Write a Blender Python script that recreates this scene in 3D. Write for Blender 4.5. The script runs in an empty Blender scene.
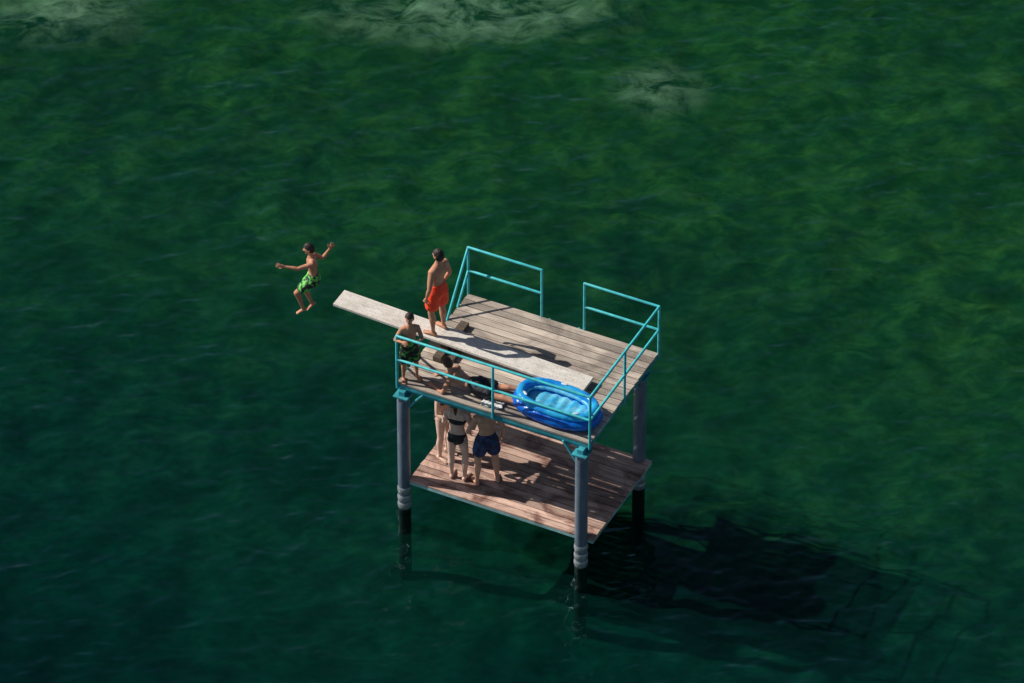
import bpy, math, random
from mathutils import Vector, Matrix, noise
random.seed(4)
scene = bpy.context.scene
coll = scene.collection
TH = math.radians(-26.46)
CU, SU = math.cos(TH), math.sin(TH)
ZD = 2.45      # upper deck top
ZL = 0.60      # lower deck top
WD, DP = 3.22, 2.38
def W(u, v, z=0.0):
    return Vector((CU*u - SU*v, SU*u + CU*v, z))

# ------------------------------------------------------------ materials
def new_mat(name):
    m = bpy.data.materials.new(name); m.use_nodes = True
    nt = m.node_tree; nt.nodes.clear()
    out = nt.nodes.new('ShaderNodeOutputMaterial')
    return m, nt, out
def N(nt, t, **kw):
    n = nt.nodes.new(t)
    for k, v in kw.items(): setattr(n, k, v)
    return n
def ramp(nt, fac, stops):
    r = nt.nodes.new('ShaderNodeValToRGB')
    e = r.color_ramp.elements
    while len(e) < len(stops): e.new(0.5)
    for i, (p, c) in enumerate(stops):
        e[i].position = p; e[i].color = (c[0], c[1], c[2], 1) if not isinstance(c, (int, float)) else (c, c, c, 1)
    nt.links.new(fac, r.inputs[0])
    return r.outputs[0]
def mixc(nt, fac, a, b, mode='MIX'):
    m = nt.nodes.new('ShaderNodeMix'); m.data_type = 'RGBA'; m.blend_type = mode
    for sock, val in ((m.inputs[0], fac), (m.inputs[6], a), (m.inputs[7], b)):
        if hasattr(val, 'links'): nt.links.new(val, sock)
        elif isinstance(val, (int, float)): sock.default_value = val
        else: sock.default_value = (val[0], val[1], val[2], 1)
    return m.outputs[2]
def coords(nt, scale=(1,1,1), rot=(0,0,0), loc=(0,0,0)):
    tc = nt.nodes.new('ShaderNodeTexCoord'); mp = nt.nodes.new('ShaderNodeMapping')
    mp.inputs['Scale'].default_value = scale; mp.inputs['Rotation'].default_value = rot
    mp.inputs['Location'].default_value = loc
    nt.links.new(tc.outputs['Object'], mp.inputs[0]); return mp.outputs[0]
def noise_tex(nt, vec, scale, detail=4, rough=0.55, dist=0.0):
    n = nt.nodes.new('ShaderNodeTexNoise'); n.inputs['Scale'].default_value = scale
    n.inputs['Detail'].default_value = detail; n.inputs['Roughness'].default_value = rough
    n.inputs['Distortion'].default_value = dist
    nt.links.new(vec, n.inputs['Vector']); return n.outputs['Fac']
def bump(nt, h, strength, dist):
    b = nt.nodes.new('ShaderNodeBump'); b.inputs['Strength'].default_value = strength
    b.inputs['Distance'].default_value = dist; nt.links.new(h, b.inputs['Height']); return b.outputs[0]

def simple(name, col, rough=0.5, var=0.25, nscale=12, metallic=0.0, bmp=0.0):
    m, nt, out = new_mat(name)
    p = N(nt, 'ShaderNodeBsdfPrincipled'); v = coords(nt)
    f = noise_tex(nt, v, nscale, 5)
    dark = tuple(c*(1-var) for c in col); lite = tuple(min(1, c*(1+var)) for c in col)
    nt.links.new(ramp(nt, f, [(0.3, dark), (0.7, lite)]), p.inputs['Base Color'])
    p.inputs['Roughness'].default_value = rough; p.inputs['Metallic'].default_value = metallic
    if bmp: nt.links.new(bump(nt, f, bmp, 0.01), p.inputs['Normal'])
    nt.links.new(p.outputs[0], out.inputs[0]); return m

def wood(name, base, dark, wet=0.35, patch=1.1, stain=(0.05,0.035,0.03)):
    m, nt, out = new_mat(name)
    p = N(nt, 'ShaderNodeBsdfPrincipled')
    at = N(nt, 'ShaderNodeAttribute', attribute_name='rnd')
    streak = noise_tex(nt, coords(nt, (1.2, 26, 26)), 1.6, 6, 0.65)
    c = ramp(nt, streak, [(0.28, dark), (0.50, base), (0.75, tuple(min(1, x*1.3) for x in base))])
    pv = ramp(nt, at.outputs['Fac'], [(0, 0.55), (1, 1.2)])
    c = mixc(nt, 1.0, c, pv, 'MULTIPLY')
    st = noise_tex(nt, coords(nt, (1, 1.6, 1), loc=(3.1, 1.7, 0)), patch, 5, 0.6, 0.6)
    sf = ramp(nt, st, [(0.45, 0.0), (0.62, wet)])
    c = mixc(nt, sf, c, stain)
    sp = noise_tex(nt, coords(nt), 45, 3, 0.7)
    c = mixc(nt, ramp(nt, sp, [(0.58, 0.0), (0.72, 0.5)]), c, (0.72, 0.68, 0.62))
    nt.links.new(c, p.inputs['Base Color'])
    nt.links.new(ramp(nt, sf, [(0, 0.8), (1, 0.4)]), p.inputs['Roughness'])
    nt.links.new(bump(nt, streak, 0.5, 0.004), p.inputs['Normal'])
    nt.links.new(p.outputs[0], out.inputs[0]); return m

M_deck = wood('weathered_deck_wood', (0.55, 0.46, 0.38), (0.26, 0.205, 0.165), 0.5)
M_ldeck = wood('wet_lower_deck_wood', (0.60, 0.40, 0.315), (0.24, 0.12, 0.09), 0.8, 1.7, (0.12, 0.036, 0.025))
M_block = wood('fulcrum_wood', (0.10, 0.07, 0.045), (0.04, 0.03, 0.02), 0.3)
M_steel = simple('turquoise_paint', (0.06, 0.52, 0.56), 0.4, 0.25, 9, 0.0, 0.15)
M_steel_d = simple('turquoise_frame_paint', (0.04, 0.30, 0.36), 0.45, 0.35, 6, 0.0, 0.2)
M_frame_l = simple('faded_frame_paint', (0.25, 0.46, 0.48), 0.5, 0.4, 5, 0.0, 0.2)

def board_mat():
    m, nt, out = new_mat('diving_board_wood'); p = N(nt, 'ShaderNodeBsdfPrincipled')
    streak = noise_tex(nt, coords(nt, (1, 14, 14)), 2.2, 5, 0.6)
    c = ramp(nt, streak, [(0.3, (0.58, 0.53, 0.47)), (0.7, (0.80, 0.76, 0.70))])
    sp = noise_tex(nt, coords(nt), 38, 3, 0.7)
    c = mixc(nt, ramp(nt, sp, [(0.52, 0.0), (0.66, 0.6)]), c, (0.27, 0.22, 0.175))
    bl = noise_tex(nt, coords(nt), 3.0, 4, 0.6)
    c = mixc(nt, ramp(nt, bl, [(0.50, 0.0), (0.70, 0.45)]), c, (0.36, 0.30, 0.24))
    nt.links.new(c, p.inputs['Base Color']); p.inputs['Roughness'].default_value = 0.75
    nt.links.new(bump(nt, sp, 0.4, 0.003), p.inputs['Normal'])
    nt.links.new(p.outputs[0], out.inputs[0]); return m
M_board = board_mat()

def post_mat():
    m, nt, out = new_mat('painted_post'); p = N(nt, 'ShaderNodeBsdfPrincipled')
    f = noise_tex(nt, coords(nt, (1, 1, 0.35)), 7, 6, 0.65)
    c = ramp(nt, f, [(0.3, (0.075, 0.105, 0.145)), (0.7, (0.17, 0.21, 0.26))])
    tc = N(nt, 'ShaderNodeTexCoord'); sx = N(nt, 'ShaderNodeSeparateXYZ'); nt.links.new(tc.outputs['Object'], sx.inputs[0])
    wl = ramp(nt, sx.outputs['Z'], [(0.02, 1.0), (0.10, 0.0)])
    c = mixc(nt, wl, c, (0.006, 0.016, 0.010))
    nt.links.new(c, p.inputs['Base Color']); p.inputs['Roughness'].default_value = 0.45
    nt.links.new(bump(nt, f, 0.3, 0.006), p.inputs['Normal'])
    nt.links.new(p.outputs[0], out.inputs[0]); return m
M_post = post_mat()
M_collar = simple('steel_collar', (0.42, 0.45, 0.46), 0.35, 0.3, 14, 0.5)

# ------------------------------------------------------------ mesh helpers
def mesh_obj(name, verts, faces, mat, parent=None, smooth=False, rnd=None):
    me = bpy.data.meshes.new(name); me.from_pydata([tuple(v) for v in verts], [], faces); me.update()
    if rnd is not None:
        a = me.attributes.new('rnd', 'FLOAT', 'FACE')
        for i, r in enumerate(rnd): a.data[i].value = r
    o = bpy.data.objects.new(name, me); coll.objects.link(o)
    if mat: me.materials.append(mat)
    if smooth:
        for p in me.polygons: p.use_smooth = True
    if parent: o.parent = parent
    return o
def empty(name, loc=(0,0,0), rz=0):
    e = bpy.data.objects.new(name, None); e.location = loc; e.rotation_euler = (0, 0, rz); e.empty_display_size = .2
    coll.objects.link(e); return e
class Geo:
    def __init__(s): s.v = []; s.f = []; s.r = []
    def add(s, v, f, r=0.5):
        b = len(s.v); s.v += [Vector(x) for x in v]; s.f += [tuple(i+b for i in q) for q in f]; s.r += [r]*len(f)
    def box(s, x0, x1, y0, y1, z0, z1, r=0.5, jit=0.0):
        j = lambda: random.uniform(-jit, jit)
        v = [(x0+j(), y0, z0), (x1+j(), y0, z0), (x1+j(), y1, z0), (x0+j(), y1, z0), (x0, y0, z1), (x1, y0, z1), (x1, y1, z1), (x0, y1, z1)]
        for k in range(4): v[k+4] = (v[k][0], v[k+4][1], z1+(random.uniform(-1, 1)*0.002 if jit else 0))
        s.add(v, [(3,2,1,0),(4,5,6,7),(0,1,5,4),(1,2,6,5),(2,3,7,6),(3,0,4,7)], r)
    def tube(s, pts, radii, seg=12, caps=True):
        v, f = tube(pts, radii, seg); s.add(v, f)
    def obj(s, name, mat, parent=None, smooth=False, bevel=0.0):
        o = mesh_obj(name, s.v, s.f, mat, parent, smooth, s.r)
        if bevel:
            b = o.modifiers.new('bev', 'BEVEL'); b.width = bevel; b.segments = 2; b.limit_method = 'ANGLE'
        return o
def loft(centers, rights, rx, ry, seg=16, nrm=None):
    """closed elliptical loft; ends rounded"""
    C = [Vector(c) for c in centers]; n = len(C)
    T = []
    for i in range(n):
        a = C[max(0, i-1)]; b = C[min(n-1, i+1)]; T.append((b-a).normalized())
    rings = []
    def ring(c, t, r, a, b):
        r = (r - t*r.dot(t)).normalized(); d = t.cross(r)
        return [c + r*(a*math.cos(2*math.pi*k/seg)) + d*(b*math.sin(2*math.pi*k/seg)) for k in range(seg)]
    R = [Vector(r) for r in rights]
    m0 = min(rx[0], ry[0]); m1 = min(rx[-1], ry[-1])
    for q in (0.9, 0.5):
        s_ = math.sqrt(1-q*q); rings.append(ring(C[0]-T[0]*m0*q, T[0], R[0], rx[0]*s_, ry[0]*s_))
    for i in range(n): rings.append(ring(C[i], T[i], R[i], rx[i], ry[i]))
    for q in (0.5, 0.9):
        s_ = math.sqrt(1-q*q); rings.append(ring(C[-1]+T[-1]*m1*q, T[-1], R[-1], rx[-1]*s_, ry[-1]*s_))
    v = [p for r in rings for p in r]; f = []
    for i in range(len(rings)-1):
        for k in range(seg):
            a = i*seg+k; b = i*seg+(k+1) % seg; f.append((a, b, b+seg, a+seg))
    v.append(C[0]-T[0]*m0); v.append(C[-1]+T[-1]*m1); e0 = len(v)-2; e1 = len(v)-1; L = (len(rings)-1)*seg
    for k in range(seg):
        f.append((e0, (k+1) % seg, k)); f.append((e1, L+k, L+(k+1) % seg))
    return v, f
def anyperp(t):
    t = Vector(t).normalized(); a = Vector((0, 0, 1)) if abs(t.z) < 0.9 else Vector((1, 0, 0))
    return t.cross(a).normalized()
def tube(pts, radii, seg=12):
    pts = [Vector(p) for p in pts]
    if isinstance(radii, (int, float)): radii = [radii]*len(pts)
    r = anyperp(pts[-1]-pts[0]); return loft(pts, [r]*len(pts), radii, radii, seg)
def ball(c, rx, ry, rz, X=None, Y=None, Z=None, nu=16, nv=10, fn=None):
    c = Vector(c); X = X or Vector((1,0,0)); Y = Y or Vector((0,1,0)); Z = Z or Vector((0,0,1))
    v = []; f = []
    def P(th, ph):
        p = Vector((math.sin(th)*math.cos(ph), math.sin(th)*math.sin(ph), math.cos(th)))
        s_ = fn(p) if fn else (1, 1, 1)
        return c + X*(p.x*rx*s_[0]) + Y*(p.y*ry*s_[1]) + Z*(p.z*rz*s_[2])
    v.append(P(0, 0))
    for i in range(1, nv):
        for k in range(nu): v.append(P(math.pi*i/nv, 2*math.pi*k/nu))
    v.append(P(math.pi, 0)); e = len(v)-1
    for k in range(nu):
        f.append((0, 1+k, 1+(k+1) % nu)); b = 1+(nv-2)*nu; f.append((e, b+(k+1) % nu, b+k))
    for i in range(nv-2):
        for k in range(nu):
            a = 1+i*nu+k; b = 1+i*nu+(k+1) % nu; f.append((a, a+nu, b+nu, b))
    return v, f
def fuse(g, name, mat, voxel, smooth_it, parent):
    me = bpy.data.meshes.new('tmp'); me.from_pydata([tuple(x) for x in g.v], [], g.f); me.update()
    o = bpy.data.objects.new('tmp', me); coll.objects.link(o)
    r = o.modifiers.new('r', 'REMESH'); r.mode = 'VOXEL'; r.voxel_size = voxel
    s = o.modifiers.new('s', 'SMOOTH'); s.factor = 0.5; s.iterations = smooth_it
    dg = bpy.context.evaluated_depsgraph_get(); dg.update()
    nm = bpy.data.meshes.new_from_object(o.evaluated_get(dg))
    bpy.data.objects.remove(o); bpy.data.meshes.remove(me)
    nm.name = name; nm.materials.clear(); nm.materials.append(mat)
    for p in nm.polygons: p.use_smooth = True; p.material_index = 0
    ob = bpy.data.objects.new(name, nm); coll.objects.link(ob); ob.parent = parent
    return ob

# ------------------------------------------------------------ lake
def axis(c, half, step, far):
    xs = []; x = -half
    while x <= half+1e-6: xs.append(x+c); x += step
    s = step; a = half; ext = []
    while a < far:
        s *= 1.35; a += s; ext.append(a)
    return [c-e for e in reversed(ext)] + xs + [c+e for e in ext]
def sheet(name, zf, mat, parent, half, step, far, cx=2.0, cy=3.0, colf=None):
    xs = axis(cx, half, step, far); ys = axis(cy, half, step, far)
    v = [(x, y, zf(x, y)) for y in ys for x in xs]; nx = len(xs)
    f = [(j*nx+i, j*nx+i+1, (j+1)*nx+i+1, (j+1)*nx+i) for j in range(len(ys)-1) for i in range(nx-1)]
    o = mesh_obj(name, v, f, mat, parent, True)
    if colf:
        a = o.data.attributes.new('tint', 'FLOAT_COLOR', 'POINT')
        for i, p in enumerate(v): a.data[i].color = (*colf(p[0], p[1]), 1)
    return o
def bedz(x, y):
    h = noise.noise(Vector((x*0.5, y*0.5, 3.1)))*0.14 + noise.noise(Vector((x*1.1, y*1.1, 5.1)))*0.14
    h += noise.noise(Vector((x*2.6, y*2.6, 7.0)))*0.09
    return -1.34 + h
def bed_mat():
    m, nt, out = new_mat('weedy_lake_bed'); p = N(nt, 'ShaderNodeBsdfDiffuse')
    v = coords(nt)
    big = noise_tex(nt, v, 0.22, 3, 0.6, 0.5)
    med = noise_tex(nt, coords(nt, (0.85, 1.15, 1), (0, 0, 0.35)), 1.6, 7, 0.68, 0.4)
    fine = noise_tex(nt, coords(nt, (0.8, 1.2, 1), (0, 0, -0.3)), 5.5, 3, 0.65, 0.3)
    c = ramp(nt, med, [(0.30, (0.002, 0.024, 0.010)), (0.45, (0.011, 0.072, 0.020)), (0.58, (0.042, 0.145, 0.029)), (0.76, (0.10, 0.25, 0.058))])
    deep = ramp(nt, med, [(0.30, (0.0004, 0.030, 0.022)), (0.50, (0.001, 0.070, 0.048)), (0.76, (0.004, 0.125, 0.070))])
    sx = N(nt, 'ShaderNodeSeparateXYZ'); nt.links.new(v, sx.inputs[0])
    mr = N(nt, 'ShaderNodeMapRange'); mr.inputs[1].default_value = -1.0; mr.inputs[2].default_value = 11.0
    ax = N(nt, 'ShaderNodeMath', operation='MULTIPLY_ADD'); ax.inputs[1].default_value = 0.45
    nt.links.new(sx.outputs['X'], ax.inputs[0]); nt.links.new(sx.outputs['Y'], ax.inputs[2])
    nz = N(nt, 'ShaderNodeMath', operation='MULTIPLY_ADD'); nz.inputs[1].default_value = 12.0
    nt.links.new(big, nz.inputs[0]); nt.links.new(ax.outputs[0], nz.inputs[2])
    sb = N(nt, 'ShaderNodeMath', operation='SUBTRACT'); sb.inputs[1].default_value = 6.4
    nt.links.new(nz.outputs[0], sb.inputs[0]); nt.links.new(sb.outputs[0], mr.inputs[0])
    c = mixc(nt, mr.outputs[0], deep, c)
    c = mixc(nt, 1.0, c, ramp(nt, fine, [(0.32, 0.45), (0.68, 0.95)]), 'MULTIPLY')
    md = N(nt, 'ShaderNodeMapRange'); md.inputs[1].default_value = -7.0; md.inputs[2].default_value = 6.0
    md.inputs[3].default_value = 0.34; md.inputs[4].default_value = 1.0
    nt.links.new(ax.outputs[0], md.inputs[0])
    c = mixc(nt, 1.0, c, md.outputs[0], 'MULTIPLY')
    bm = ramp(nt, big, [(0.35, 0.6), (0.6, 1.05)])
    c = mixc(nt, 1.0, c, bm, 'MULTIPLY')
    for (x, y, rx, ry, k) in ((4.2, 12.3, 1.0, 0.9, 0.13), (1.0, 14.4, 3.2, 1.1, 0.17), (-5.9, 14.5, 1.7, 1.2, 0.12)):
        mp = N(nt, 'ShaderNodeMapping'); mp.vector_type = 'TEXTURE'
        mp.inputs['Location'].default_value = (x, y, -1.4); mp.inputs['Scale'].default_value = (rx, ry, 5)
        nt.links.new(v, mp.inputs[0])
        gr = N(nt, 'ShaderNodeTexGradient', gradient_type='SPHERICAL'); nt.links.new(mp.outputs[0], gr.inputs[0])
        mm = N(nt, 'ShaderNodeMath', operation='MULTIPLY'); nt.links.new(gr.outputs['Fac'], mm.inputs[0])
        nt.links.new(ramp(nt, med, [(0.40, 0.0), (0.68, 1.0)]), mm.inputs[1])
        cl = N(nt, 'ShaderNodeMath', operation='MULTIPLY'); cl.use_clamp = True; cl.inputs[1].default_value = k*8
        nt.links.new(mm.outputs[0], cl.inputs[0])
        c = mixc(nt, cl.outputs[0], c, (0.46, 0.58, 0.42))
    nt.links.new(c, p.inputs[0])
    nt.links.new(p.outputs[0], out.inputs[0]); return m
def murk_mat(amt):
    m, nt, out = new_mat('murky_water_layer')
    d = N(nt, 'ShaderNodeBsdfDiffuse'); t = N(nt, 'ShaderNodeBsdfTransparent'); mx = N(nt, 'ShaderNodeMixShader')
    at = N(nt, 'ShaderNodeAttribute', attribute_name='tint'); nt.links.new(at.outputs['Color'], d.inputs[0])
    mx.inputs[0].default_value = amt
    nt.links.new(t.outputs[0], mx.inputs[1]); nt.links.new(d.outputs[0], mx.inputs[2]); nt.links.new(mx.outputs[0], out.inputs[0]); return m
def murk_tint(x, y):
    a = (0.45*x + y + 6.0)/18.0 + 0.35*noise.noise(Vector((x*0.22, y*0.22, 2.0)))
    a = max(0.0, min(1.0, a)); k = 0.62 + 0.45*a
    lo = (0.0008, 0.036, 0.040); hi = (0.008, 0.062, 0.025)
    return tuple((l*(1-a)+h*a)*k for l, h in zip(lo, hi))
def water_mat():
    m, nt, out = new_mat('lake_water_surface')
    g = N(nt, 'ShaderNodeBsdfGlossy'); g.inputs['Roughness'].default_value = 0.06; g.inputs['Color'].default_value = (0.45, 0.65, 0.75, 1)
    t = N(nt, 'ShaderNodeBsdfTransparent'); t.inputs[0].default_value = (0.80, 0.97, 0.93, 1)
    lw = N(nt, 'ShaderNodeLayerWeight'); lw.inputs[0].default_value = 0.5
    pw = N(nt, 'ShaderNodeMath', operation='POWER'); pw.inputs[1].default_value = 4.0
    ma = N(nt, 'ShaderNodeMath', operation='MULTIPLY_ADD'); ma.inputs[1].default_value = 0.98; ma.inputs[2].default_value = 0.012
    ma.use_clamp = True
    nt.links.new(lw.outputs['Facing'], pw.inputs[0]); nt.links.new(pw.outputs[0], ma.inputs[0])
    mx = N(nt, 'ShaderNodeMixShader')
    nt.links.new(ma.outputs[0], mx.inputs[0]); nt.links.new(t.outputs[0], mx.inputs[1]); nt.links.new(g.outputs[0], mx.inputs[2])
    nt.links.new(mx.outputs[0], out.inputs[0]); return m
def wavez(x, y):
    if abs(x-2) > 14 or abs(y-3) > 14: return 0.0
    a = x*0.95+y*0.3; b = y*0.95-x*0.3
    k = 0.85 + 0.7*noise.noise(Vector((x*0.3, y*0.3, 20.0)))
    return (noise.noise(Vector((a*1.1, b*2.0, 1.0)))*0.030 + k*noise.noise(Vector((a*2.8+5, b*4.6, 4.0)))*0.026
            + k*noise.noise(Vector((x*5.5, y*8.0, 9.0)))*0.020)
sheet('lake_bed', bedz, bed_mat(), None, 13, 0.13, 1500)
lake = empty('lake_water')
sheet('surface', wavez, water_mat(), lake, 11.5, 0.05, 1500, 1.8, 3.2)
M_murk = murk_mat(0.23)
for i, z0 in enumerate((-0.45, -0.92)):
    def mz_(x, y, z0=z0, i=i):
        if abs(x) > 60 or abs(y) > 60: return z0
        return z0 + noise.noise(Vector((x*1.3+i*7, y*1.3, i*3.3)))*0.16 + noise.noise(Vector((x*3.3, y*3.3+i*5, i*1.7)))*0.09
    sheet('murk', mz_, M_murk, lake, 12, 0.15, 1500, colf=murk_tint)

# ------------------------------------------------------------ platform
plat = empty('diving_platform', (0, 0, 0), TH)
def planks(name, u0, u1, v0, v1, ztop, mat, w=0.142, th=0.035, splits=()):
    g = Geo(); v = v0; n = int(round((v1-v0)/w)); w = (v1-v0)/n
    for i in range(n):
        g.box(u0, u1, v0+i*w+0.007, v0+(i+1)*w-0.007, ztop-th, ztop, random.random(), 0.008)
    return g.obj(name, mat, plat, False, 0.004)
planks('upper_deck_planks', 0, WD, 0, DP, ZD, M_deck)
planks('lower_deck_planks', 0.17, 3.30, -0.02, 2.05, ZL, M_ldeck)
def frame(name, u0, u1, v0, v1, zt, h, mat, cross):
    g = Geo(); t = 0.05
    g.box(u0, u1, v0, v0+t, zt-h, zt); g.box(u0, u1, v1-t, v1, zt-h, zt)
    g.box(u0, u0+t, v0+t, v1-t, zt-h, zt); g.box(u1-t, u1, v0+t, v1-t, zt-h, zt)
    for i in range(1, cross):
        x = u0+(u1-u0)*i/cross; g.box(x-.03, x+.03, v0+t, v1-t, zt-h, zt-0.002)
    return g.obj(name, mat, plat, False, 0.004)
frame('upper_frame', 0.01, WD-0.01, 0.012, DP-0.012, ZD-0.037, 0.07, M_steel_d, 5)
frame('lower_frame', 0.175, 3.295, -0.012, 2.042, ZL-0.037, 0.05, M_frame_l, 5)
POSTS = [(0.10, 0.0), (3.10, -0.02), (3.10, 2.0), (0.10, 2.0)]
g = Geo(); gc = Geo(); gb = Geo()
for (u, v) in POSTS:
    g.tube([(u, v, -2.2), (u, v, 0), (u, v, 1.2), (u, v, ZD-0.31)], 0.098, 24)
    for z in (0.10, 0.24, 0.40):
        gc.tube([(u, v, z-0.022), (u, v, z+0.022)], 0.108, 24)
    gb.box(u-0.12, u+0.12, v-0.11, v+0.13, ZD-0.215, ZD-0.19)
    gb.box(u-0.05, u+0.05, v-0.06, v+0.12, ZD-0.19, ZD-0.109)
    su = 1 if u < 1 else -1; sv = 1 if v < 1 else -1
    for d in ((su*0.32, 0), (0, sv*0.32)):
        gb.tube([(u+d[0]*0.25, v+d[1]*0.25, ZD-0.42), (u+d[0], v+d[1]+0.03, ZD-0.12)], 0.022, 8)
g.obj('posts', M_post, plat, True); gc.obj('post_collars', M_collar, plat, True)
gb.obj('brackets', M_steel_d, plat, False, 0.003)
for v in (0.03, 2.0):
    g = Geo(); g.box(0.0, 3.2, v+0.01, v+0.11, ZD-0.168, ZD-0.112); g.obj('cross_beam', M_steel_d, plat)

RH = 0.90
rg = Geo(); rr = 0.021
def bar(a, b, r=rr):
    a = Vector(a); b = Vector(b); rg.tube([a, b], r, 10)
def rail_run(p, q, posts, hs=(0.45, 0.90)):
    for h in hs: bar((p[0], p[1], ZD+h), (q[0], q[1], ZD+h))
    for s in posts:
        x = p[0]+(q[0]-p[0])*s; y = p[1]+(q[1]-p[1])*s; bar((x, y, ZD-0.1), (x, y, ZD+RH))
rail_run((0, 0), (WD, 0), (0, 0.5, 1))
rail_run((WD, 0), (WD, DP), (0.5, 1))
rail_run((0, DP), (1.25, DP), (0, 1))
rail_run((1.97, DP), (WD, DP), (0,))
bar((0, DP, ZD+RH), (0, 1.66, ZD+0.0)); bar((0, DP, ZD+0.45), (0, 2.02, ZD+0.0))
bar((0, 0, ZD+RH), (0, 0.70, ZD+0.0)); bar((0, 0, ZD+0.45), (0, 0.36, ZD+0.0))
rg.obj('railings', M_steel, plat, True)
lg = Geo()
for u in (1.36, 1.86): lg.tube([(u, DP+0.05, -0.6), (u, DP+0.05, ZD-0.06)], 0.021, 10)
z = -0.4
while z < ZD-0.2: lg.tube([(1.36, DP+0.05, z), (1.86, DP+0.05, z)], 0.016, 8); z += 0.28
lg.obj('ladder', M_steel, plat, True)
g = Geo(); g.box(0.24, 0.38, 0.70, 1.66, ZD+0.003, ZD+0.085); g.box(0.46, 0.56, 0.78, 1.46, ZD+0.003, ZD+0.07)
g.obj('fulcrum_beam', M_block, plat, False, 0.006)
g = Geo(); g.box(0.25, 0.37, 0.95, 1.25, ZD+0.087, ZD+0.165); g.box(2.25, 2.37, 0.95, 1.25, ZD+0.003, ZD+0.082)
g.obj('board_support', M_block, plat, False, 0.006)
# board
bo = empty('diving_board', W(2.66, 1.10, ZD+0.13), TH)
L = 4.22; n = 24; v = []; f = []
for i in range(n+1):
    s = i/n; x = -L*s; zc = 0.15*s + 0.02*s*s
    for (y, zz) in ((-0.19, 0), (0.19, 0), (0.19, -0.045), (-0.19, -0.045)): v.append((x, y, zc+zz))
for i in range(n):
    for k in range(4):
        a = i*4+k; b = i*4+(k+1) % 4; f.append((a, a+4, b+4, b))
f.append((0, 1, 2, 3)); f.append((n*4+3, n*4+2, n*4+1, n*4))
o = mesh_obj('plank', v, f, M_board, bo)
b = o.modifiers.new('b', 'BEVEL'); b.width = 0.005; b.limit_method = 'ANGLE'
# white towel
vv = []; ff = []
for j in range(13):
    for i in range(17):
        x = i/16*0.34; y = j/12*0.16
        vv.append((x+0.01*math.sin(j), y+0.012*math.sin(i*.9), 0.012+0.03*abs(noise.noise(Vector((x*11, y*14, 2))))+0.012*math.sin(i*1.1)**2))
for j in range(12):
    for i in range(16): a = j*17+i; ff.append((a, a+1, a+18, a+17))
M_towel = simple('towel_fabric', (0.62, 0.62, 0.60), 0.9, 0.15, 30)
tw = mesh_obj('towel', vv, ff, M_towel, None, True); tw.location = W(1.36, 0.07, ZD+0.004); tw.rotation_euler = (0, 0, TH+0.1)
sm = tw.modifiers.new('th', 'SOLIDIFY'); sm.thickness = 0.008

# ------------------------------------------------------------ inflatable
pool = empty('inflatable_boat', W(2.46, 0.46, ZD+0.004), TH+math.radians(-3))
def vinyl(name, c1, c2, trans=0.25, sc=5):
    m, nt, out = new_mat(name); p = N(nt, 'ShaderNodeBsdfPrincipled'); tr = N(nt, 'ShaderNodeBsdfTranslucent'); mx = N(nt, 'ShaderNodeMixShader')
    f = noise_tex(nt, coords(nt), sc, 3, 0.5, 0.3); c = ramp(nt, f, [(0.35, c1), (0.65, c2)])
    nt.links.new(c, p.inputs['Base Color']); nt.links.new(c, tr.inputs[0]); p.inputs['Roughness'].default_value = 0.25
    w = noise_tex(nt, coords(nt), 14, 3, 0.5); nt.links.new(bump(nt, w, 0.35, 0.02), p.inputs['Normal'])
    mx.inputs[0].default_value = trans
    nt.links.new(p.outputs[0], mx.inputs[1]); nt.links.new(tr.outputs[0], mx.inputs[2]); nt.links.new(mx.outputs[0], out.inputs[0]); return m
V_dark = vinyl('blue_vinyl', (0.0, 0.10, 0.62), (0.005, 0.22, 0.80))
V_mid = vinyl('azure_vinyl', (0.005, 0.25, 0.80), (0.04, 0.55, 0.92), 0.3, 3)
V_lite = vinyl('cyan_vinyl', (0.04, 0.48, 0.85), (0.25, 0.76, 0.95), 0.3, 7)
V_white = vinyl('white_vinyl', (0.65, 0.75, 0.8), (0.8, 0.85, 0.85))
def ring(name, a, b, r, z, mat, crease=0.02, nr=16, seg=120, tilt=0.0):
    v = []; f = []
    for i in range(seg):
        t = 2*math.pi*i/seg
        ct, st = math.cos(t), math.sin(t); ex = 0.82
        x = a*math.copysign(abs(ct)**ex, ct); y = b*math.copysign(abs(st)**ex, st)
        nx, ny = ct/a, st/b; l = math.hypot(nx, ny); nx /= l; ny /= l
        rr_ = r*(1 - crease*abs(math.sin(t*11))**6 + 0.02*math.sin(3*t+1))
        zc = z + tilt*x
        for k in range(nr):
            p = 2*math.pi*k/nr; v.append((x+nx*rr_*math.cos(p), y+ny*rr_*math.cos(p), zc+rr_*math.sin(p)*0.95))
    for i in range(seg):
        for k in range(nr):
            A = i*nr+k; B = i*nr+(k+1) % nr; C = ((i+1) % seg)*nr+k; D = ((i+1) % seg)*nr+(k+1) % nr
            f.append((A, C, D, B))
    return mesh_obj(name, v, f, mat, pool, True)
ring('outer_tube', 0.62, 0.31, 0.105, 0.10, V_dark, 0.06)
ring('upper_tube', 0.60, 0.30, 0.070, 0.225, V_mid, 0.06)
ring('inner_lip', 0.53, 0.235, 0.035, 0.18, V_lite, 0.1)
v = []; f = []; nr = 14; sg = 64
v.append((0, 0, 0.10))
for i in range(1, nr+1):
    for k in range(sg):
        t = 2*math.pi*k/sg; s = i/nr; x = 0.56*s*math.cos(t); y = 0.26*s*math.sin(t)
        v.append((x, y, 0.10+0.014*math.sin(x*38)+0.03*s*s))
for k in range(sg): f.append((0, 1+k, 1+(k+1) % sg))
for i in range(nr-1):
    for k in range(sg):
        a = 1+i*sg+k; b = 1+i*sg+(k+1) % sg; f.append((a, a+sg, b+sg, b))
mesh_obj('ribbed_floor', v, f, V_lite, pool, True)
g = Geo()
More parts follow.
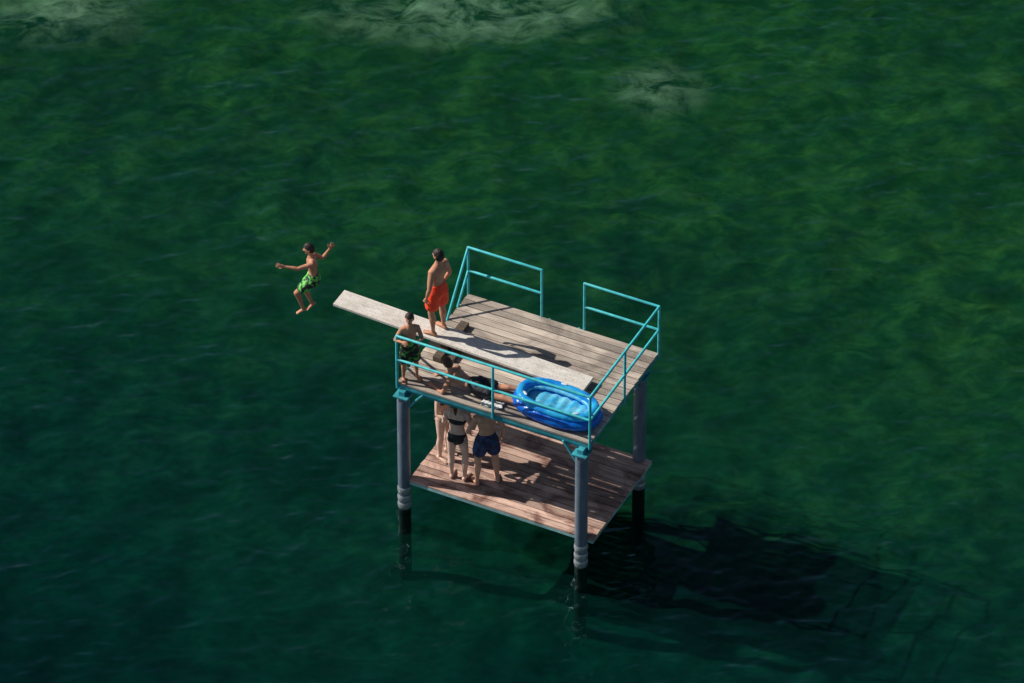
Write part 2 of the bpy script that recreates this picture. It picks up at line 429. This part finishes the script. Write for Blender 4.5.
for (x, y, a) in ((-0.05, 0.30, 0.0), (0.43, -0.22, 0.6), (-0.46, -0.17, -0.6)):
    vv, ff = ball((x, y, 0.294), 0.055, 0.022, 0.008, Vector((math.cos(a), math.sin(a), 0)), Vector((-math.sin(a), math.cos(a), 0))); g.add(vv, ff)
g.obj('grips', V_white, pool, True)

# ------------------------------------------------------------ people
def skin_mat(name, col):
    m, nt, out = new_mat(name); p = N(nt, 'ShaderNodeBsdfPrincipled')
    f = noise_tex(nt, coords(nt), 9, 4, 0.5)
    nt.links.new(ramp(nt, f, [(0.3, tuple(c*0.78 for c in col)), (0.7, tuple(min(1, c*1.15) for c in col))]), p.inputs['Base Color'])
    p.inputs['Roughness'].default_value = 0.55; p.inputs['Specular IOR Level'].default_value = 0.3
    nt.links.new(p.outputs[0], out.inputs[0]); return m
SK_tan = skin_mat('tanned_skin', (0.54, 0.255, 0.155))
SK_mid = skin_mat('light_tan_skin', (0.60, 0.33, 0.225))
SK_pale = skin_mat('pale_skin', (0.76, 0.50, 0.39))
def cloth(name, a, b, lo=0.45, hi=0.55, sc=14): 
    m, nt, out = new_mat(name); p = N(nt, 'ShaderNodeBsdfPrincipled'); p.inputs['Roughness'].default_value = 0.7
    f = noise_tex(nt, coords(nt), sc, 2, 0.5, 0.8)
    nt.links.new(ramp(nt, f, [(lo, a), (hi, b)]), p.inputs['Base Color'])
    w = noise_tex(nt, coords(nt, (1, 1, 0.5)), 22, 3); nt.links.new(bump(nt, w, 0.6, 0.03), p.inputs['Normal'])
    nt.links.new(p.outputs[0], out.inputs[0]); return m
C_orange = cloth('neon_orange_fabric', (1.0, 0.045, 0.012), (1.0, 0.085, 0.02), 0.3, 0.7)
C_green = cloth('green_white_fabric', (0.02, 0.03, 0.025), (0.16, 0.62, 0.10), 0.49, 0.55, 12)
C_black = cloth('black_fabric', (0.008, 0.008, 0.012), (0.02, 0.02, 0.03))
C_navy = cloth('navy_fabric', (0.006, 0.012, 0.05), (0.015, 0.05, 0.16))
C_dkgreen = cloth('black_green_fabric', (0.006, 0.01, 0.008), (0.12, 0.42, 0.05), 0.54, 0.6, 13)
H_dark = simple('dark_brown_hair', (0.016, 0.009, 0.006), 0.6, 0.4, 40)
H_brown = simple('brown_hair', (0.07, 0.035, 0.018), 0.6, 0.4, 40)
M_eye = simple('eye_white', (0.75, 0.75, 0.72), 0.3, 0.02)
M_iris = simple('iris', (0.02, 0.012, 0.008), 0.3, 0.02)
M_lip = simple('lips', (0.36, 0.10, 0.08), 0.5, 0.1)

def V(*a): return Vector(a)
def person(name, H, loc, heading, skin, pose, shorts=None, shorts_len=0.62, bikini=None, hair=H_dark, longhair=False,
           hs=1.0, zoff=None, slim=1.0):
    root = empty(name, loc, heading)
    P = dict(lo=V(0,0,1), up=V(0,0,1), pR=V(1,0,0), cR=V(1,0,0), hU=V(0,0,1), hF=V(0,1,0),
             aL=(V(-0.25,0,-1), V(-0.12,0.15,-1)), aR=(V(0.25,0,-1), V(0.12,0.15,-1)),
             lL=(V(-0.06,0.02,-1), V(-0.02,-0.03,-1)), lR=(V(0.06,0.02,-1), V(0.02,-0.03,-1)),
             fL=V(-0.15,1,0), fR=V(0.15,1,0), curl=0.5)
    P.update(pose)
    lo = P['lo'].normalized(); up = P['up'].normalized(); pR = P['pR'].normalized(); cR = P['cR'].normalized()
    def sp(s):
        s *= H
        k = 0.13*H
        if s <= k*0.6: return lo*s
        if s <= k*1.4:
            q = (s-k*0.6)/(k*0.8); return lo*(k*0.6) + (lo*(1-q/2)+up*(q/2))*(s-k*0.6)
        return lo*(k*0.6) + (lo*0.5+up*0.5)*(k*0.8) + up*(s-k*1.4)
    st = [(-.065,.045,.042),(-.04,.080,.060),(-.01,.090,.066),(.03,.086,.060),(.07,.076,.052),(.11,.072,.048),(.15,.079,.053),
          (.19,.090,.059),(.23,.097,.060),(.26,.094,.052),(.285,.072,.044),(.30,.045,.038)]
    R_ = lambda s: (pR*(1-min(1, max(0, s/0.22)))+cR*min(1, max(0, s/0.22))).normalized()
    g = Geo(); K = slim
    g.add(*loft([sp(s) for s, a, b in st], [R_(s) for s, a, b in st], [a*H*K for s, a, b in st], [b*H*K for s, a, b in st], 24))
    fwdC = up.cross(cR).normalized(); fwdP = lo.cross(pR).normalized()
    for sg_ in (-1, 1):
        if bikini: g.add(*ball(sp(.205)+cR*(sg_*.042*H)+fwdC*.045*H, .034*H, .030*H, .034*H))
        else: g.add(*ball(sp(.225)+cR*(sg_*.042*H)+fwdC*.028*H, .042*H, .030*H, .030*H))
        g.add(*ball(sp(-.03)+pR*(sg_*.042*H)-fwdP*.038*H, .044*H, .036*H, .044*H))
        g.add(*ball(sp(.24)+cR*(sg_*.05*H)-fwdC*.030*H, .038*H, .022*H, .05*H))
    hU = P['hU'].normalized(); nb = sp(.295); hF = P['hF']; hF = (hF-hU*hF.dot(hU)).normalized(); hX = hF.cross(hU).normalized()
    hc = nb + (up*0.4+hU*0.6).normalized()*(.035*H) + hU*(.075*H*hs)
    g.add(*tube([nb-up*.03*H, nb+up*.01*H, hc-hU*.035*H-hF*.008*H], [.040*H*K, .031*H*K, .029*H*K], 16))
    rx, ry, rz = .0455*H*hs, .056*H*hs, .067*H*hs
    def hfn(p):
        t = max(0, -p.z)
        return (1-0.28*t*t-0.05*t, 1-0.12*t*t + (0.05*t if p.y > 0 else -0.12*t), 1)
    g.add(*ball(hc, rx, ry, rz, hX, hF, hU, 24, 18, hfn))
    g.add(*tube([hc+hF*ry*0.96+hU*rz*0.12, hc+hF*ry*1.17-hU*rz*0.22], [.006*H*hs, .0105*H*hs], 8))
    g.add(*ball(hc+hF*ry*0.86+hU*rz*0.22, rx*0.62, ry*.12, rz*.08, hX, hF, hU))
    g.add(*ball(hc+hF*ry*0.74-hU*rz*0.80, rx*0.34, ry*.24, rz*.16, hX, hF, hU))
    for sg_ in (-1, 1):
        g.add(*ball(hc+hX*(sg_*rx*1.03)-hF*ry*0.08-hU*rz*0.06, rx*.13, ry*.20, rz*.26, hX, hF, hU))
    def hand(wr, d, pn, side):
        d = d.normalized(); pn = (pn-d*pn.dot(d)).normalized(); sx = d.cross(pn).normalized()*side
        hl = .058*H; fr = max(.0058*H, .0078)
        g.add(*loft([wr, wr+d*hl*.45, wr+d*hl], [sx]*3, [.015*H, .023*H, .024*H], [.012*H, .011*H, .009*H], 14))
        cu = P['curl']
        for i, ln in enumerate((.044, .050, .046, .036)):
            off = (i-1.5)*.0135*H
            b0 = wr+d*hl*.92+sx*off; dd = (d+sx*((i-1.5)*.13)).normalized(); d1 = (dd+pn*cu*0.5).normalized(); d2 = (dd+pn*cu*1.6).normalized()
            p1 = b0+d1*ln*H*.52; p2 = p1+d2*ln*H*.48
            g.add(*tube([b0, p1, p2], [fr*1.1, fr, fr*.85], 8))
        b0 = wr+d*hl*.25-sx*.016*H; d1 = (d*.7-sx*.75+pn*.2).normalized(); d2 = (d-sx*.3+pn*.4).normalized()
        p1 = b0+d1*.034*H; g.add(*tube([b0, p1, p1+d2*.026*H], [fr*1.4, fr*1.15, fr*.95], 8))
    for side, key in ((-1, 'aL'), (1, 'aR')):
        a, b = P[key][0].normalized(), P[key][1].normalized()
        sh = sp(.262)+cR*(side*.097*H*K)+a*.004*H; el = sh+a*.172*H; wr = el+b*.145*H
        g.add(*tube([sp(.27)+cR*side*.055*H, sh, sh+a*.06*H, sh+a*.12*H, el], [.036*H*K, .034*H*K, .0295*H*K, .027*H*K, .0215*H], 14))
        g.add(*tube([el, el+b*.04*H, el+b*.10*H, wr], [.0215*H, .0235*H, .018*H, .0135*H], 12))
        pn = P.get('p'+key, V(-side, 0.1, 0)); hand(wr, P.get('h'+key, b), pn, side)
    zs = []
    legs = {}
    for side, key, fk in ((-1, 'lL', 'fL'), (1, 'lR', 'fR')):
        a, b = P[key][0].normalized(), P[key][1].normalized()
        hp = sp(-.015)+pR*(side*.048*H); kn = hp+a*.245*H; an = kn+b*.235*H
        legs[key] = (hp, kn, an, a, b)
        fw0 = P[fk].normalized()
        g.add(*tube([hp, hp+a*.06*H, hp+a*.15*H, kn-a*.01*H], [.053*H*K, .052*H*K, .042*H*K, .033*H], 18))
        pf = fw0
        calf = -(pf-b*pf.dot(b)); calf = calf.normalized() if calf.length > .01 else V(0,-1,0)
        g.add(*tube([kn, kn+b*.04*H+calf*.004*H, kn+b*.08*H+calf*.009*H, kn+b*.16*H+calf*.003*H, an], [.033*H, .033*H, .034*H*K, .0235*H, .0185*H], 16))
        fw = fw0; upv = -b; dn = (b-fw*b.dot(fw)); dn = dn.normalized() if dn.length > .1 else V(0,0,-1)
        sx = fw.cross(-dn).normalized()
        heel = an+dn*.020*H-fw*.022*H
        g.add(*tube([an, heel], [.02*H, .019*H], 10))
        ft = [(0,.019,.019),(.04,.021,.019),(.08,.025,.015),(.105,.0265,.011)]
        g.add(*loft([heel+fw*s*H+dn*(.019-bb)*H for s, aa, bb in ft], [sx]*4, [aa*H for s, aa, bb in ft], [bb*H for s, aa, bb in ft], 14))
        for i in range(5):
            tl = (.024, .022, .019, .016, .012)[i]; so = (i-2)*.0098*H*side
            b0 = heel+fw*.108*H+dn*.010*H+sx*so; g.add(*tube([b0, b0+fw*(tl*H)], [max(.0075, .0062*H), max(.007, .0055*H)], 8))
        zs.append(min((an+dn*.039*H).z, (heel+fw*.11*H+dn*.02*H).z))
    mz = -min(zs) if zoff is None else zoff
    off = V(0, 0, mz)
    def put(geo, nm, mat, vox, it):
        for x in geo.v: x += off
        return fuse(geo, nm, mat, vox, it, root)
    put(g, 'body', skin, 0.0065, 3)
    if shorts:
        c = Geo(); ex = .011*H
        sts = [(s, a, b) for s, a, b in st if -.07 < s < .04]
        c.add(*loft([sp(s) for s, a, b in sts], [R_(s) for s, a, b in sts], [a*H*K+ex for s, a, b in sts], [b*H*K+ex for s, a, b in sts], 24))
        for sg_ in (-1, 1): c.add(*ball(sp(-.03)+pR*(sg_*.042*H)-fwdP*.038*H, .044*H+ex, .036*H+ex, .044*H+ex))
        for key in ('lL', 'lR'):
            hp, kn, an, a, b = legs[key]; l = .245*H*shorts_len
            c.add(*loft([hp-a*.01*H, hp+a*l*.5, hp+a*l], [pR]*3, [.053*H*K+ex, .055*H*K+ex*1.2, .056*H*K+ex*1.2], [.055*H*K+ex, .055*H*K+ex*1.2, .056*H*K+ex*1.1], 20))
        put(c, 'swim_shorts', shorts, 0.008, 2)
    if bikini:
        c = Geo(); ex = .005*H
        sts = [(-.067,.045,.046),(-.04,.082,.060),(-.012,.091,.067),(.008,.089,.064)]
        c.add(*loft([sp(s) for s, a, b in sts], [R_(s) for s, a, b in sts], [a*H*K+ex for s, a, b in sts], [b*H*K+ex for s, a, b in sts], 24))
        for sg_ in (-1, 1): c.add(*ball(sp(-.025)+pR*(sg_*.040*H)-fwdP*.040*H, .040*H+ex, .034*H+ex, .038*H+ex))
        put(c, 'bikini_bottom', bikini, 0.007, 2)
        c = Geo()
        c.add(*loft([sp(s) for s in (.192, .205)], [cR]*2, [.091*H*K+ex, .093*H*K+ex], [.059*H+ex, .0595*H+ex], 24))
        for sg_ in (-1, 1):
            c.add(*ball(sp(.205)+cR*(sg_*.042*H)+fwdC*.045*H, .036*H+ex*.6, .032*H+ex*.6, .034*H))
            c.add(*tube([sp(.22)+cR*(sg_*.05*H)+fwdC*.055*H, sp(.285)+cR*(sg_*.045*H)+fwdC*.03*H, sp(.295)+cR*(sg_*.04*H)-fwdC*.02*H], .005*H, 8))
        put(c, 'bikini_top', bikini, 0.007, 1)
    def hr(p):
        nse = 1.11+0.06*noise.noise(Vector((p.x*3.1+H*7, p.y*3.1, p.z*3.1)))+0.05*noise.noise(Vector((p.x*9+H, p.y*9, p.z*9)))
        line = 0.42 if p.y > 0.35 else (0.42-(0.35-p.y)*1.6)
        line = max(line, -0.55 if not longhair else -0.8)
        if p.z < line:
            k = max(0.0, 1-(line-p.z)/0.18); nse = 0.8+(nse-0.8)*k
        return (nse, nse, nse)
    hv, hf_ = ball(hc+off, rx, ry, rz, hX, hF, hU, 48, 36, hr)
    hg = Geo(); hg.add(hv, hf_)
    if longhair:
        a0 = hc+off+hU*rz*.5-hF*ry*.95; hg.add(*tube([a0, a0-hF*.03*H-V(0,0,.03*H), a0-hF*.022*H-V(0,0,.09*H), a0-hF*.012*H-V(0,0,.15*H)], [.014*H, .022*H, .019*H, .006*H], 12))
    mesh_obj('hair', hg.v, hg.f, hair, root, True)
    e1, e2, e3 = Geo(), Geo(), Geo()
    for sg_ in (-1, 1):
        ec = hc+off+hX*(sg_*rx*.40)+hF*ry*.86+hU*rz*.04
        e1.add(*ball(ec, rx*.18, ry*.09, rz*.09, hX, hF, hU)); e2.add(*ball(ec+hF*ry*.07, rx*.08, ry*.05, rz*.075, hX, hF, hU))
        e2.add(*ball(ec+hU*rz*.19+hF*ry*.04, rx*.24, ry*.05, rz*.03, hX, hF, hU))
    e3.add(*ball(hc+off+hF*ry*.885-hU*rz*.47, rx*.32, ry*.08, rz*.055, hX, hF, hU))
    mesh_obj('eyes', e1.v, e1.f, M_eye, root, True); mesh_obj('irises_and_brows', e2.v, e2.f, M_iris, root, True)
    mesh_obj('mouth', e3.v, e3.f, M_lip, root, True)
    return root

def head_to(dx, dy):
    return math.atan2(-dx, dy)
person('boy_standing', 1.58, W(0.13, 1.10, ZD+0.232), head_to(-0.80, 0.60), SK_tan,
       dict(lo=V(0,-0.02,1), up=V(0,-0.06,1), aL=(V(-0.42,-0.15,-1), V(0.10,0.35,-1)), aR=(V(0.42,-0.05,-1), V(-0.1,0.5,-1)),
            lL=(V(-0.10,0.10,-1), V(0,-0.10,-1)), lR=(V(0.10,0.02,-1), V(0.02,-0.06,-1)), hF=V(0.1,1,-0.15)), shorts=C_orange, shorts_len=0.66, slim=1.06)
person('boy_jumping', 1.36, W(-2.22, 1.50, ZD-0.56), head_to(-0.95, 0.12), SK_tan,
       dict(lo=V(0,-0.02,1), up=V(0.0,0.10,1), cR=V(1,0.25,0.05), aL=(V(-0.5,1,-0.1), V(-0.1,0.9,0.2)), aR=(V(0.35,-0.75,-0.6), V(0.1,-0.5,0.85)),
            lL=(V(-0.14,0.80,-0.75), V(0.05,-0.30,-1)), lR=(V(0.16,0.55,-0.9), V(-0.05,-0.45,-1)), fL=V(0,0.85,-0.5), fR=V(0,0.7,-0.7), hF=V(0,1,-0.4), hU=V(0,0.2,1), curl=0.15),
       shorts=C_green, shorts_len=0.60, hs=1.05)
person('boy_at_railing', 1.24, W(0.13, 0.17, ZD+0.002), head_to(0.25, -0.97), SK_tan,
       dict(lo=V(0,0.02,1), up=V(0,0.05,1), aL=(V(-0.30,0.10,-0.95), V(0.35,0.75,0.35)), aR=(V(0.45,-0.05,-0.85), V(-0.35,0.8,0.3)),
            lL=(V(-0.12,0.0,-1), V(-0.05,-0.03,-1)), lR=(V(0.10,0.04,-1), V(0.04,-0.05,-1)), hF=V(0.5,1,-0.3)), shorts=C_dkgreen, shorts_len=0.8, hs=1.12)
person('boy_lying', 1.44, W(1.14, 0.36, ZD+0.0), head_to(-0.90, 0.36), SK_tan,
       dict(lo=V(0.02,1,0.12), up=V(-0.05,1,0.62), hU=V(0,0.35,1), hF=V(0.2,1,0.1), aL=(V(-0.5,0.35,-0.85), V(0.5,0.9,-0.05)), aR=(V(0.5,0.35,-0.85), V(-0.5,0.9,-0.05)),
            paL=V(0,0,-1), paR=V(0,0,-1),
            lL=(V(-0.14,-1,-0.06), V(-0.05,-1,-0.03)), lR=(V(0.12,-1,-0.06), V(0.16,-1,0.02)), fL=V(-0.2,-0.9,-0.35), fR=V(0.2,-0.9,-0.35)), shorts=C_black, hair=H_brown, zoff=0.11)
person('girl_standing', 1.60, W(0.82, 0.36, ZL+0.002), head_to(0.30, 0.95), SK_pale,
       dict(aL=(V(-0.30,0.2,-1), V(0.25,0.9,0.1)), aR=(V(0.30,0.15,-1), V(-0.1,0.9,-0.2)), lL=(V(-0.05,0.02,-1), V(0.02,-0.02,-1)), lR=(V(0.12,0.10,-1), V(0.0,-0.12,-1)),
            up=V(0.04,0.04,1)), bikini=C_black, hair=H_brown, longhair=True)
person('girl_standing', 1.56, W(0.40, 0.74, ZL+0.002), head_to(0.75, -0.5), SK_pale,
       dict(aL=(V(-0.30,0.5,-0.9), V(0.2,0.9,0.3)), aR=(V(0.30,0.15,-1), V(-0.1,0.9,-0.2))), bikini=C_black, hair=H_dark, longhair=True)
person('boy_in_swim_trunks', 1.64, W(1.27, 0.46, ZL+0.002), head_to(-0.25, 0.97), SK_mid,
       dict(aL=(V(-0.45,0.1,-1), V(0.25,0.7,-0.6)), aR=(V(0.40,0.0,-1), V(0.0,0.3,-1)), lL=(V(-0.14,0.05,-1), V(-0.05,-0.06,-1)), lR=(V(0.16,0.03,-1), V(0.06,-0.05,-1)),
            up=V(0,0.06,1)), shorts=C_navy, shorts_len=0.5)

# ------------------------------------------------------------ light
EL = math.radians(42); AZ = Vector((-0.97, 0.245)).normalized()
d = Vector((-AZ.x*math.cos(EL), -AZ.y*math.cos(EL), -math.sin(EL)))
sl = bpy.data.lights.new('sun', 'SUN'); sl.energy = 5.0; sl.angle = math.radians(0.5); sl.color = (1.0, 0.95, 0.87)
so = bpy.data.objects.new('sun', sl); so.rotation_euler = d.to_track_quat('-Z', 'Y').to_euler(); so.location = (-20, 5, 25); coll.objects.link(so)
w = bpy.data.worlds.new('World'); scene.world = w; w.use_nodes = True
nt = w.node_tree; nt.nodes.clear()
sk = nt.nodes.new('ShaderNodeTexSky'); sk.sky_type = 'NISHITA'; sk.sun_disc = False; sk.sun_elevation = EL; sk.sun_rotation = math.atan2(AZ.x, AZ.y)
bg = nt.nodes.new('ShaderNodeBackground'); bg.inputs[1].default_value = 0.05
wo = nt.nodes.new('ShaderNodeOutputWorld'); nt.links.new(sk.outputs[0], bg.inputs[0]); nt.links.new(bg.outputs[0], wo.inputs[0])
scene.view_settings.view_transform = 'Standard'; scene.view_settings.look = 'None'; scene.view_settings.exposure = 0

cam = bpy.data.cameras.new('camera'); co = bpy.data.objects.new('camera', cam); coll.objects.link(co)
T = Vector((1.727, 0.969, ZD)); D = 100; A = math.radians(39.3)
co.location = T + Vector((0, -math.cos(A), math.sin(A)))*D
co.rotation_euler = (math.pi/2-A, 0, 0)
cam.lens = 36*D/15.515; cam.sensor_width = 36; cam.clip_end = 6000; cam.clip_start = 1
scene.camera = co
